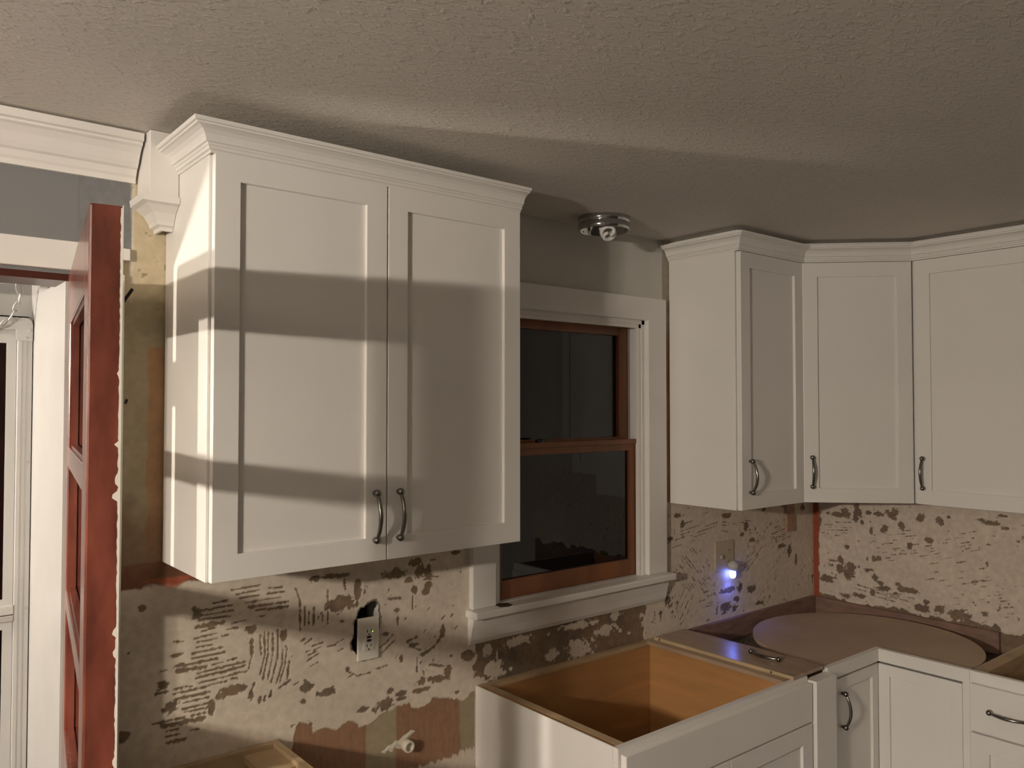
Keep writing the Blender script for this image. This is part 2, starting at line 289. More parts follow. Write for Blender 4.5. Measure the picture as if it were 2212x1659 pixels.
def stroke_field(F, us, vs_, x0, z0, x1, z1, wd):
    st = us[1]-us[0]; pad = wd*3+.004
    i0 = max(0, int((min(x0, x1)-pad-us[0])/st)); i1 = min(len(us), int((max(x0, x1)+pad-us[0])/st)+1)
    j0 = max(0, int((min(z0, z1)-pad-vs_[0])/st)); j1 = min(len(vs_), int((max(z0, z1)+pad-vs_[0])/st)+1)
    if i1 <= i0 or j1 <= j0: return
    U, V = np.meshgrid(us[i0:i1], vs_[j0:j1], indexing='ij')
    dx, dz = x1-x0, z1-z0; L2 = dx*dx+dz*dz+1e-9
    t = np.clip(((U-x0)*dx+(V-z0)*dz)/L2, 0, 1)
    n = vnoise(U, V, 160, 3)
    d = np.hypot(U-x0-t*dx, V-z0-t*dz)
    wloc = wd*(.35+1.1*n)*(.6+.8*vnoise(t*8+x0*90, t*0+z0*70, 1, 5))
    f = np.clip(1.5-d/np.maximum(wloc, 1e-4), 0, 1)
    F[i0:i1, j0:j1] = np.maximum(F[i0:i1, j0:j1], f)
def blob_field(F, us, vs_, x, z, rx, rz, rough=1.):
    st = us[1]-us[0]; m = 1.9
    i0 = max(0, int((x-rx*m-us[0])/st)); i1 = min(len(us), int((x+rx*m-us[0])/st)+1)
    j0 = max(0, int((z-rz*m-vs_[0])/st)); j1 = min(len(vs_), int((z+rz*m-vs_[0])/st)+1)
    if i1 <= i0 or j1 <= j0: return
    U, V = np.meshgrid(us[i0:i1], vs_[j0:j1], indexing='ij')
    d = np.hypot((U-x)/max(rx, .003), (V-z)/max(rz, .003))
    d = d + rough*(fbm(U, V, 55, 11)-.5)*1.5 + rough*(fbm(U, V, 170, 21, 2)-.5)*.7
    F[i0:i1, j0:j1] = np.maximum(F[i0:i1, j0:j1], np.clip((1.12-d)*4, 0, 1))
def comb(F, us, vs_, cx, cz, wx, wz, ang, gap, length, n, seed, wd=.0016):
    r = np.random.RandomState(seed); dx, dz = math.cos(ang), math.sin(ang)
    for k in range(n):
        a = (r.rand()-.5)*wx; b = round((r.rand()-.5)*wz/gap)*gap
        px = cx + a*dx - b*dz; pz = cz + a*dz + b*dx; l = length*(.3+r.rand())
        stroke_field(F, us, vs_, px-dx*l/2, pz-dz*l/2, px+dx*l/2, pz+dz*l/2, wd*(.6+.8*r.rand()))
ST = .0025
us = np.arange(-.19, XR-.001, ST); vz = np.arange(.55, 1.375, ST)
U, V = np.meshgrid(us, vz, indexing='ij')
F = np.zeros_like(U)
for k in range(0, len(STROKES), 5): stroke_field(F, us, vz, *STROKES[k:k+4], .0023*STROKES[k+4])
for k in range(0, len(PATCHES), 4): blob_field(F, us, vz, *PATCHES[k:k+4])
# combed ridges and flecks right of the window
for a in [(2.02, 1.09, .20, .16, -.75, .012, .03, 46, 1), (2.40, 1.12, .22, .10, .6, .011, .026, 40, 2), (2.62, 1.17, .14, .10, .15, .011, .03, 26, 3),
          (2.00, 1.25, .28, .10, .12, .013, .06, 16, 4), (2.12, .97, .10, .09, .05, .010, .03, 12, 5), (2.58, 1.03, .30, .12, .9, .014, .02, 26, 6),
          (1.93, .99, .12, .16, .9, .012, .025, 18, 7), (.42, 1.03, .16, .14, .3, .012, .02, 8, 9),
          (.75, 1.10, .25, .2, .7, .02, .012, 14, 10), (2.30, 1.25, .2, .08, -.2, .012, .03, 14, 11)]:
    comb(F, us, vz, *a)
fl = fbm(U, V, 60, 31, 4)
clump = sm(fbm(U, V, 5, 41, 2), .45, .7)
right = sm(U, 1.80, 1.86)
F = np.maximum(F, np.clip((fl-(.835-.11*clump-.05*right))*24, 0, 1)*.85)
# band under the window: bare brown paper with islands of coat left on it
n1 = fbm(U, V, 30, 51)-.5
under = sm(U+n1*.05, .93, .945)*(1-sm(U+n1*.09, 1.715, 1.735))*(1-sm(V, 1.05, 1.06))*sm(V, .80, .86)
isl = np.zeros_like(U)
for k in range(0, len(ISLANDS), 4): blob_field(isl, us, vz, *ISLANDS[k:k+4], rough=1.25)
F = np.maximum(F, under*(1-isl))
# lower edge of the coat at the left: old paints below it
le = np.array(LOWEDGE).reshape(-1, 2)
edge = np.interp(U, le[:, 0], le[:, 1]) + (fbm(U, V, 28, 61)-.5)*.05
low = (1-sm(V, edge-.003, edge+.003))*(1-sm(U, .935, .94))*sm(U, -.2, -.1)
col = np.ones(U.shape+(3,))*COAT
col = col*(1+.10*(fbm(U, V, 7, 71)[..., None]-.5)*2)
tone = fbm(U, V, 12, 81)
brown = lerp(np.ones(U.shape+(3,))*BROWN, np.ones(U.shape+(3,))*DARK, sm(tone, .35, .65))
thin = sm(fbm(U, V, 90, 91, 2), .3, .8)*.35
Fm = sm(F, .32, .62)
col = lerp(col, brown*(1+.3*thin[..., None]), Fm*(1-.10*thin))
drip = fbm(U*6, V*.6, 30, 101)
bx = lambda a, b: sm(U+(drip-.5)*.012, a-.004, a+.004)*(1-sm(U+(drip-.5)*.012, b-.004, b+.004))
oldp = np.ones(U.shape+(3,))*PINK*(.8+.4*drip[..., None])
oldp = lerp(oldp, np.ones(U.shape+(3,))*OLIVE, bx(.555, .655)); oldp = lerp(oldp, np.ones(U.shape+(3,))*OLIVE*.9, bx(.880, .95))
oldp = lerp(oldp, np.ones(U.shape+(3,))*OLIVE*.8, bx(-.3, .30)*.6)
oldp = lerp(oldp, np.ones(U.shape+(3,))*COAT*.95, (1-sm(V+(drip-.5)*.03-.02*(U-.8), .676, .684))*sm(U, .60, .72))
col = lerp(col, oldp, low*(1-.8*Fm*0))
# top left corner: rust stained strip over the coat, orange line at the inside corner
top = sm(V+(fbm(U, V, 40, 111)-.5)*.02, 1.312, 1.320)*(1-sm(U, .12, .13))
col = lerp(col, np.ones(U.shape+(3,))*np.array([.20, .085, .045])*(.7+.6*tone[..., None]), top)
rl = sm(V+.012*np.sin(U*60), 1.312, 1.322)*(1-sm(V, 1.328, 1.336))*sm(U, -.06, -.02)*(1-sm(U, .10, .12))
col = lerp(col, np.ones(U.shape+(3,))*RED, rl*.8)
disp = .0016*(1-Fm)*(1-low) + .0009*fbm(U, V, 25, 121) - .0006*low
disp = np.maximum(disp, .0003)
# broken-out hole behind the left outlet
hx = [.526, .530, .538, .549, .557, .573, .583, .585, .591, .593, .597, .593, .580, .576, .542, .528, .511, .509, .517, .517, .522]
hz = [1.150, 1.166, 1.177, 1.177, 1.184, 1.189, 1.189, 1.182, 1.174, 1.151, 1.141, 1.121, 1.05, 1.034, 1.034, 1.047, 1.07, 1.088, 1.10, 1.134, 1.147]
def inside(px, pz, U, V):
    r = np.zeros(U.shape, bool); n = len(px); j = n-1
    for i in range(n):
        c = ((pz[i] > V) != (pz[j] > V)) & (U < (px[j]-px[i])*(V-pz[i])/(pz[j]-pz[i]+1e-12)+px[i]); r ^= c; j = i
    return r
keep = ~inside(hx, hz, U, V)
keep &= ~((U > WX0-.02) & (U < WX1+.02) & (V > WZ0-.03))
def poly_ring(x, z):  # distance cue round the hole for raw broken edge
    return inside([a+(a-.553)*.16 for a in hx], [b+(b-1.11)*.09 for b in hz], U, V)
ring = poly_ring(0, 0).astype(float)*sm(fbm(U, V, 70, 131), .42, .5)
col = lerp(col, np.ones(U.shape+(3,))*DARK*.8, ring*.9)
posb = lambda U, V, d: np.stack([U, -d, V], -1)
tag(grid_mesh('plaster_coat', us, vz, posb, col, disp, keep, wall_back), 'off-white adhesive coat with trowel marks and bare brown patches')

# right wall coat (u = distance out from the corner)
us2 = np.arange(0., 1.9, .003); vz2 = np.arange(.55, 1.375, .003); U, V = np.meshgrid(us2, vz2, indexing='ij'); F = np.zeros_like(U)
for k in range(0, len(PATCHES_R), 4): blob_field(F, us2, vz2, *PATCHES_R[k:k+4])
for a in [(.40, 1.15, .16, .14, .2, .012, .03, 20, 21), (.62, 1.12, .25, .2, .3, .012, .026, 34, 22), (.72, .98, .22, .16, .25, .012, .02, 26, 23), (.10, 1.18, .15, .08, .1, .012, .03, 14, 24), (.33, .93, .25, .05, -.1, .009, .05, 20, 25)]:
    comb(F, us2, vz2, *a, wd=.0018)
fl = fbm(U, V, 55, 33, 4); F = np.maximum(F, np.clip((fl-.75)*18, 0, 1)*.8)
F = np.maximum(F, 1-sm(V+(fbm(U, V, 22, 55)-.5)*.07, .872, .880))
col = np.ones(U.shape+(3,))*COAT; tone = fbm(U, V, 12, 83); brown = lerp(np.ones(U.shape+(3,))*BROWN, np.ones(U.shape+(3,))*DARK, sm(tone, .35, .65))
thin = sm(fbm(U, V, 90, 93, 2), .3, .8)*.35; Fm = sm(F, .32, .62)
col = col*(1+.10*(fbm(U, V, 7, 73)[..., None]-.5)*2); col = lerp(col, brown*(1+.3*thin[..., None]), Fm*(1-.1*thin))
redl = (1-sm(U+(fbm(U, V, 40, 95)-.5)*.015, .026, .032))*(1-sm(V, 1.29, 1.32)); col = lerp(col, np.ones(U.shape+(3,))*RED*.8, redl)
disp = np.maximum(.0016*(1-Fm) + .0009*fbm(U, V, 25, 123), .0003)
tag(grid_mesh('plaster_coat', us2, vz2, lambda U, V, d: np.stack([XR-d, -U, V], -1), col, disp, np.ones(U.shape, bool), wall_right), 'off-white adhesive coat with brown scraped patches and orange corner line')

# old paint beside the left wall cabinet
us3 = np.arange(-.19, .02, .003); vz3 = np.arange(1.3724, CEIL-.001, .003); U, V = np.meshgrid(us3, vz3, indexing='ij')
t = fbm(U, V, 9, 141); base = np.ones(U.shape+(3,))*CREAM*(.9+.2*t[..., None])
olive = 1-sm(V+(t-.5)*.10, 1.99, 2.03)
col = lerp(base, np.ones(U.shape+(3,))*np.array([.30, .25, .155])*(.7+.6*t[..., None]), olive*.85)
tanp = sm(U+(fbm(U, V, 30, 143)-.5)*.012, -.040, -.034)*(1-sm(V, 1.885, 1.892)); col = lerp(col, np.ones(U.shape+(3,))*np.array([.38, .205, .10])*(.8+.4*t[..., None]), tanp*.85)
stn = 1-sm(V+(t-.5)*.25, 1.40, 1.55); col = lerp(col, np.ones(U.shape+(3,))*np.array([.17, .09, .045]), stn*.75)
edge = (1-sm(U, -.074, -.070))*sm(U, -.084, -.080); col = lerp(col, np.ones(U.shape+(3,))*np.array([.60, .54, .44]), edge*sm(V, 2.0, 2.1))
slate = (1-sm(U+(t-.5)*.006, -.080, -.077))*sm(V+(t-.5)*.03, 2.105, 2.112); col = lerp(col, np.ones(U.shape+(3,))*np.array([.195, .195, .195]), slate)
mk = sm(fbm(U, V, 50, 151), .70, .74)*.7*(1-slate); col = lerp(col, np.ones(U.shape+(3,))*DARK*.6, mk*sm(V, 1.95, 2.05)*.8)
disp = .0008 + .0007*fbm(U, V, 30, 153)
tag(grid_mesh('old_paint', us3, vz3, posb, col, disp, np.ones(U.shape, bool), wall_back), 'strip of old cream, olive and tan paint')
us4 = np.arange(1.836, 1.90, .003); vz4 = np.arange(1.375, CEIL-.001, .003); U, V = np.meshgrid(us4, vz4, indexing='ij'); t = fbm(U, V, 14, 161)
col = lerp(np.ones(U.shape+(3,))*np.array([.30, .14, .06])*(.8+.4*t[..., None]), np.ones(U.shape+(3,))*np.array([.38, .33, .26]), sm(V+(t-.5)*.2, 1.95, 2.05))
tag(grid_mesh('old_paint', us4, vz4, posb, col, .0008+.0008*t, np.ones(U.shape, bool), wall_back), 'bare brown strip beside the window casing')
def slit(x0, z0, x1, z1, wd):
    d = Vector((x1-x0, z1-z0)).normalized(); n = Vector((-d.y, d.x))*wd/2
    m_ = MB(); m_.loft([[(x0-n.x, -.0025, z0-n.y), (x0+n.x, -.0025, z0+n.y), (x0+n.x, .001, z0+n.y), (x0-n.x, .001, z0-n.y)],
                        [(x1-n.x, -.0025, z1-n.y), (x1+n.x, -.0025, z1+n.y), (x1+n.x, .001, z1+n.y), (x1-n.x, .001, z1-n.y)]])
    return tag(m_.build('gouge', 'hole_dark', wall_back), 'dark gouge in the wall beside the red door')
slit(-.098, 1.985, -.074, 2.024, .007); slit(-.089, 2.105, -.083, 2.118, .005); slit(-.087, 1.752, -.083, 1.762, .005)

# ------------------------------------------------------------------ trims of the doorway wall
tr = thing('trim_1', (-.6, 0, 0), 'white head and side casing round the entry doorway', 'door casing', kind='structure')
box('head_casing', 'trim_white', tr, DX0-.10, -.100, -.018, 0, DZ+.008, 2.118, bev=.002); box('casing_stub', 'trim_white', tr, -.0995, -.083, -.016, 0, 2.088, 2.116, bev=.002)
box('side_casing', 'trim_white', tr, -.190, -.095, -.018, 0, 0, DZ+.008, bev=.002)
box('side_casing', 'trim_white', tr, DX0-.10, DX0-.012, -.018, 0, 0, DZ+.008, bev=.002)
box('head_jamb', 'jamb_red', tr, DX0, DX1, -.004, .12, DZ-.016, DZ, bev=.001)
crown_prof = [(0, 0), (.010, 0), (.010, .012), (.015, .017), (.019, .026), (.021, .030), (.028, .034), (.036, .044), (.048, .062), (.060, .074), (.068, .078), (.068, .083), (.078, .085), (.080, .102), (0, .102)]
mb = MB(); mb.sweep([(XL, 0), (-.072, 0)], [(o, CEIL-.1075+z) for o, z in crown_prof], left=False)
tag(mb.build('trim_2', 'trim_white'), 'white crown moulding on the grey wall, cut off beside the cabinet', 'crown moulding', kind='structure')

# white boxed block with moulding between the crown and the cabinet
sb = thing('soffit_block', (-.03, -.045, 2.15), 'white boxed block with moulding between ceiling and cabinet side', 'trim block')
box('block', 'trim_white', sb, -.066, -.001, -.104, -.0025, 2.232, CEIL-.001, bev=.0015)
mb = MB(); z0 = 2.160
pr = [(.0, 0), (.006, 0), (.008, .008), (.016, .012), (.018, .020), (.030, .038), (.048, .052), (.060, .056), (.062, .071), (0, .071)]
mb.sweep([(-.001, -.052), (-.022, -.052), (-.022, -.003)], [(o, z0+z) for o, z in pr], left=True)
mb.build('moulding', 'trim_white', sb)

# ------------------------------------------------------------------ window
win = thing('window_1', ((WX0+WX1)/2, 0, 1.0), 'double-hung window with brown wooden sashes and white casing', 'window', kind='structure')
box('casing', 'trim_white', win, .915, WX0-.004, -.022, -.0001, 1.1155, 2.0690, bev=.002)
box('casing', 'trim_white', win, WX1-.004, 1.832, -.022, -.0001, 1.1155, 2.0690, bev=.002)
box('casing', 'trim_white', win, .915, 1.832, -.022, -.0001, 2.0665, 2.152, bev=.0015)
box('backband', 'trim_white', win, 1.8325, 1.842, -.014, -.0001, 1.12, 2.150, bev=.002)
mb = MB(); mb.box(.900, 1.842, -.060, .0, 1.091, 1.115, bev=.005); mb.box(WX0, WX1, 0, .06, 1.095, 1.115)
st_ = mb.build('stool', 'trim_white', win)
mb = MB(); mb.loft([[(x, -.0001, 1.006), (x, -.010, 1.006), (x, -.017, 1.020), (x, -.022, 1.045), (x, -.030, 1.075), (x, -.032, 1.0888), (x, -.0001, 1.0888)] for x in (.910, 1.830)])
mb.build('apron', 'trim_white', win)
mb = MB(); mb.lathe([(.027, 0), (.0265, .0008)], (1.030, -.029, 1.1150), seg=18)
for v in mb.bm.verts: v.co.x = 1.030+(v.co.x-1.030)*(1.0+.22*math.sin(v.co.y*260)); v.co.y = -.029+(v.co.y+.029)*.95
tag(mb.build('wood_knot', 'knot_brown', st_), 'dark brown chipped spot on the white stool')
for x in (WX0, WX1-.018): box('jamb', 'trim_white', win, x, x+.018, 0, .118, 1.115, WZ1)
box('jamb', 'trim_white', win, WX0, WX1, 0, .118, WZ1-.018, WZ1)
for x0, x1 in ((WX0+.018, WX0+.030), (WX1-.030, WX1-.018)): box('stop_bead', 'trim_white', win, x0, x1, .004, .022, 1.115, WZ1-.018)
box('stop_bead', 'trim_white', win, WX0+.018, WX1-.018, .004, .022, WZ1-.032, WZ1-.018)
for x0, x1 in ((WX0+.018, WX0+.024), (WX1-.024, WX1-.018)): box('sash_track', 'storm_grey', win, x0, x1, .060, .066, 1.115, WZ1-.018)
def sash(x0, x1, z0, z1, y0, y1, stile, top, bot, meet):
    mb = MB(); mb.box(x0, x0+stile, y0, y1, z0, z1, bev=.002); mb.box(x1-stile, x1, y0, y1, z0, z1, bev=.002)
    mb.box(x0+stile, x1-stile, y0, y1, z1-top, z1, bev=.002); mb.box(x0+stile, x1-stile, y0, y1, z0, z0+bot, bev=.002)
    if meet: mb.box(x0-.004, x1+.004, y0-.008, y1, z1-.012, z1+.006, bev=.002)
    s = mb.build('sash', 'sash_wood', win)
    box('pane', 'night_pane', s, x0+stile, x1-stile, (y0+y1)/2-.0015, (y0+y1)/2+.0015, z0+bot, z1-top); return s
sash(WX0+.024, WX1-.024, 1.590, WZ1-.018, .068, .098, .048, .040, .040, False)
ls = sash(WX0+.022, WX1-.022, 1.116, 1.616, .026, .056, .034, .036, .060, True)
mb = MB(); mb.lathe([(.016, 0), (.016, .006), (.010, .010)], (1.24, .036, 1.622), seg=16); mb.box(1.235, 1.275, .028, .036, 1.628, 1.634, bev=.002)
tag(mb.build('sash_lock', 'steel_dark', ls), 'dark sash lock on the meeting rail')

# ------------------------------------------------------------------ red glazed entry door, standing open
h0 = Vector((-.2165, -.036, .008)); ang = math.atan2(-.988, -.152)
WD = Matrix.Translation(h0) @ Matrix.Rotation(ang, 4, 'Z')
door = thing('door_1', tuple(h0), 'red painted glazed door standing open, seen from its edge', 'door', kind='structure', rotz=ang)
DW, DT, DH = .786, .0425, 2.024
lx0, lx1 = .115, .690; lites = [(1.065, 1.315), (1.355, 1.612), (1.652, 1.912)]
def dpart(name, m, *a, bev=0., parent=None): return MB().box(*a, bev=bev).build(name, m, parent or door, WD)
dpart('stile', 'red_paint', 0, lx0, 0, DT, 0, DH, bev=.0025)
lock_stile = dpart('stile', 'red_paint', lx1, DW, 0, DT, 0, DH, bev=.0035)
for z0, z1 in ((0, .20), (.60, .70), (.95, 1.065), (1.315, 1.355), (1.612, 1.652), (1.912, DH)):
    dpart('rail', 'red_paint', lx0, lx1, 0, DT, z0, z1, bev=.002)
for z0, z1 in ((.20, .60), (.70, .95)): dpart('panel', 'red_paint', lx0, lx1, .012, DT-.012, z0, z1)
for z0, z1 in lites:
    mb = MB()
    for y0, y1 in ((.006, .018), (.024, DT-.005)):
        mb.box(lx0, lx0+.008, y0, y1, z0, z1); mb.box(lx1-.008, lx1, y0, y1, z0, z1); mb.box(lx0, lx1, y0, y1, z0, z0+.006); mb.box(lx0, lx1, y0, y1, z1-.006, z1)
    mb.build('glazing_bead', 'red_paint', door, WD)
    dpart('pane', 'door_glass', lx0+.001, lx1-.001, .0195, .0225, z0+.001, z1-.001)
# the white inner face: a skin on each board, ragged where the red was scraped
mb = MB(); rr = random.Random(4)
for x0, x1, z0, z1 in [(0, lx0, 0, DH), (lx0, lx1, .60, .70), (lx0, lx1, .95, 1.065), (lx0, lx1, 1.315, 1.355), (lx0, lx1, 1.612, 1.652), (lx0, lx1, 1.912, DH), (lx0, lx1, 0, .2)]:
    mb.box(x0, x1, DT, DT+.0012, z0, z1)
mb.box(lx1, DW, DT, DT+.0012, 0, DH)
mb.build('white_face', 'door_white', door, WD)
mb = MB(); zz = .0; prevw = .003
rings = []
chip = 0; cw = 0
while zz < DH:
    if chip <= 0 and rr.random() < .035: chip = rr.randint(2, 5); cw = .002+.006*rr.random()
    chip -= 1
    wdt = .0024 + .0014*rr.random() + (cw*(.6+.4*rr.random()) if chip > 0 else 0)
    rings.append([(DW-.001, DT+.001-wdt, zz), (DW+.0006, DT+.001-wdt, zz), (DW+.0006, DT+.0012, zz), (DW-.001, DT+.0012, zz)]); zz += .005
mb.loft(rings); tag(mb.build('white_edge', 'door_white', lock_stile, WD), 'ragged white paint line along the door edge')
mb = MB(); mb.box(DW-.001, DW+.0015, .010, .033, .90, 1.06); mb.box(DW, DW+.010, .014, .028, .965, .985); mb.build('latch_plate', 'steel_dark', lock_stile, WD)
mb = MB(); mb.lathe([(.028, 0), (.028, .004), (.010, .008), (.010, .030), (.026, .040), (.026, .052), (.012, .058)], (.735, 0, .975), axis='y', seg=20)
for v in mb.bm.verts: v.co.y = -v.co.y
mb.build('knob', 'brass_dark', door, WD, smooth=True)
for hz_ in (.22, 1.02, 1.79):
    mb = MB(); mb.tube([(-.012, .050, hz_-.045), (-.012, .050, hz_+.045)], .0075, 10); mb.box(-.030, .001, .008, .048, hz_-.045, hz_+.045)
    mb.build('hinge', 'brass_dark', door, WD)

# ------------------------------------------------------------------ entry vestibule and storm door
ve = thing('wall_entry', (-.6, .45, 0), 'bright white side wall and outer wall of the entry recess', 'wall', kind='structure')
box('side_wall', 'storm_white', ve, -.215, -.14, .0005, .55, 0, 2.075)
SX0, SX1 = -1.005, -.216
mb = MB(); slab_with_holes(mb, -1.90, -.215, 0, 2.075, [(SX0, SX1, 0, 1.985)], lambda a, b, c, d: mb.box(a, b, .44, .52, c, d)); mb.build('outer_wall', 'storm_white', ve)
box('end_wall', 'storm_white', ve, -1.96, -1.90, .12, .52, 0, 2.075)
tag(box('ceiling_entry', 'grey_soffit', None, -1.96, -.14, .12, .52, 2.075, 2.12), 'grey soffit above the entry recess', 'ceiling', kind='structure')
sd = thing('door_2', ((SX0+SX1)/2, .42, 0), 'white aluminium storm door with dark glass in the entry recess', 'storm door', kind='structure')
SZ = 1.975
for x0, x1 in ((SX1-.036, SX1-.001), (SX0+.001, SX0+.036)):
    f_ = box('stile', 'storm_white', sd, x0, x1, .400, .432, .02, SZ, bev=.002)
    for k in (.30, .62): box('groove', 'storm_grey', f_, x0+(x1-x0)*k-.0015, x0+(x1-x0)*k+.0015, .3990, .401, .02, SZ-.055)
box('rail', 'storm_white', sd, SX0+.036, SX1-.036, .400, .432, SZ-.045, SZ, bev=.002)
box('rail', 'storm_grey', sd, SX0+.036, SX1-.036, .398, .410, SZ-.042, SZ-.030)
box('rail', 'storm_white', sd, SX0+.036, SX1-.036, .400, .432, .02, .16, bev=.002)
box('mid_rail', 'storm_white', sd, SX0+.036, SX1-.036, .396, .430, 1.208, 1.232, bev=.002)
box('mid_rail', 'storm_grey', sd, SX0+.036, SX1-.036, .396, .430, 1.190, 1.206, bev=.002)
for z0, z1 in ((1.232, SZ-.045), (.16, 1.19)):
    mb = MB(); x0, x1 = SX0+.037, SX1-.037
    mb.box(x0, x0+.022, .404, .420, z0, z1); mb.box(x1-.022, x1, .404, .420, z0, z1); mb.box(x0+.022, x1-.022, .404, .420, z1-.020, z1); mb.box(x0+.022, x1-.022, .404, .420, z0, z0+.015)
    g = mb.build('glass_frame', 'storm_white', sd); box('pane', 'night_pane', g, x0+.02, x1-.02, .410, .413, z0+.012, z1-.018)
mb = MB(); arc = [(SX1-.002-.018+.018*math.cos(a), SZ+.002-.018+.018*math.sin(a)) for a in np.linspace(0, PI/2, 7)]
pl = [(SX1-.080, SZ-.030), (SX1-.040, SZ-.030), (SX1-.040, SZ-.058), (SX1-.002, SZ-.058)] + arc + [(SX1-.080, SZ+.002)]
mb.loft([[(x, .3935, z) for x, z in pl], [(x, .3995, z) for x, z in pl]])
br = tag(mb.build('corner_bracket', 'storm_white', sd), 'rounded corner bracket with screws')
for x, z in ((-.258, 1.968), (-.224, 1.945), (-.232, 1.925)):
    mb = MB(); mb.lathe([(.0035, 0), (.0030, -.002), (.001, -.0025)], (x, .3935, z), axis='y', seg=10); mb.build('screw', 'storm_grey', br)
for z in (1.60, 1.22):
    mb = MB(); mb.lathe([(.0035, 0), (.0030, -.002), (.001, -.0025)], (SX1-.008, .400, z), axis='y', seg=10); mb.build('screw', 'storm_grey', sd)
cp = [(-.262, .33, 2.058), (-.255, .345, 2.034), (-.256, .36, 2.013), (-.263, .37, 1.992), (-.274, .38, 1.970), (-.290, .385, 1.952), (-.312, .39, 1.940)]
ch = thing('chain', cp[0], 'white metal restraint chain hanging at the top of the storm door', 'chain')
for k in range(len(cp)-1):
    a, b = Vector(cp[k]), Vector(cp[k+1]); d = (b-a); c = (a+b)/2; t_ = d.normalized(); s_ = (Vector((0, 1, 0)) if k % 2 else Vector((1, 0, .2))); s_ = (s_-t_*s_.dot(t_)).normalized()
    L_ = d.length*.62; pts = [c + t_*(L_*math.cos(q)) + s_*(.0065*math.sin(q)) for q in np.linspace(0, 2*PI, 15)]
    mb = MB(); mb.tube(pts, .0022, 6); mb.build('link', 'storm_grey', ch, smooth=True)
dc = thing('door_closer', (-.30, .30, 2.05), 'grey closer arm under the soffit above the storm door', 'door closer')
mb = MB(); mb.tube([(-.50, .36, 2.050), (-.225, .20, 2.052)], .008, 10); mb.build('arm', 'storm_grey', dc)
mb = MB(); mb.box(-.236, -.2155, .185, .215, 2.035, 2.066, bev=.002); mb.build('mount', 'storm_grey', dc)
pl_ = thing('entry_lamp', (-1.40, .44, 1.735), 'wall lamp with a bare bulb in the entry recess', 'wall lamp')
mb = MB(); mb.lathe([(.05, 0), (.05, -.012), (.02, -.02)], (-1.40, .4399, 1.735), axis='y', seg=20); mb.build('wall_plate', 'storm_grey', pl_)
mb = MB(); mb.tube([(-1.40, .425, 1.735), (-1.40, .33, 1.725), (-1.40, .30, 1.735), (-1.40, .30, 1.770)], .007, 8); mb.build('arm', 'storm_grey', pl_)
mb = MB(); mb.lathe([(.004, 0), (.016, .006), (.022, .022), (.022, .034), (.014, .050), (.004, .056)], (-1.40, .30, 1.772), seg=16); mb.build('bulb', 'porch_bulb', pl_, smooth=True)

# ------------------------------------------------------------------ hanging lamp of the next room (left of the camera)
LA, LB, LZ = (-2.30, -1.80), (-2.52, -1.755), 1.95
LC = ((LA[0]+LB[0])/2, (LA[1]+LB[1])/2)
hl = thing('hanging_lamp', (*LC, CEIL), 'hanging lamp with two bare flat bulbs on a dark metal cross arm', 'ceiling lamp')
mb = MB(); mb.lathe([(.06, CEIL-.0005), (.06, CEIL-.012), (.02, CEIL-.03), (.006, CEIL-.035)], (*LC, 0), seg=24); mb.build('canopy', 'brass_dark', hl)
mb = MB(); mb.tube([(*LC, CEIL-.03), (*LC, LZ+.13)], .006, 8); mb.build('stem', 'brass_dark', hl)
mb = MB(); mb.tube([(*LA, LZ+.08), (*LA, LZ+.115), (LA[0]*.9+LB[0]*.1, LA[1]*.9+LB[1]*.1, LZ+.13), (LA[0]*.1+LB[0]*.9, LA[1]*.1+LB[1]*.9, LZ+.13), (*LB, LZ+.115), (*LB, LZ+.08)], .007, 8); mb.build('arm', 'brass_dark', hl)
for x, y in (LA, LB):
    s_ = MB(); s_.lathe([(.016, 0), (.018, .03), (.010, .04)], (x, y, LZ+.05), seg=16); so = s_.build('socket', 'brass_dark', hl)
    mb = MB(); mb.lathe([(.008, -.019), (.034, -.016), (.052, -.009), (.060, .0), (.052, .009), (.030, .018), (.012, .030), (.010, .050)], (x, y, LZ), seg=20); mb.build('bulb', 'room_bulb', so, smooth=True)

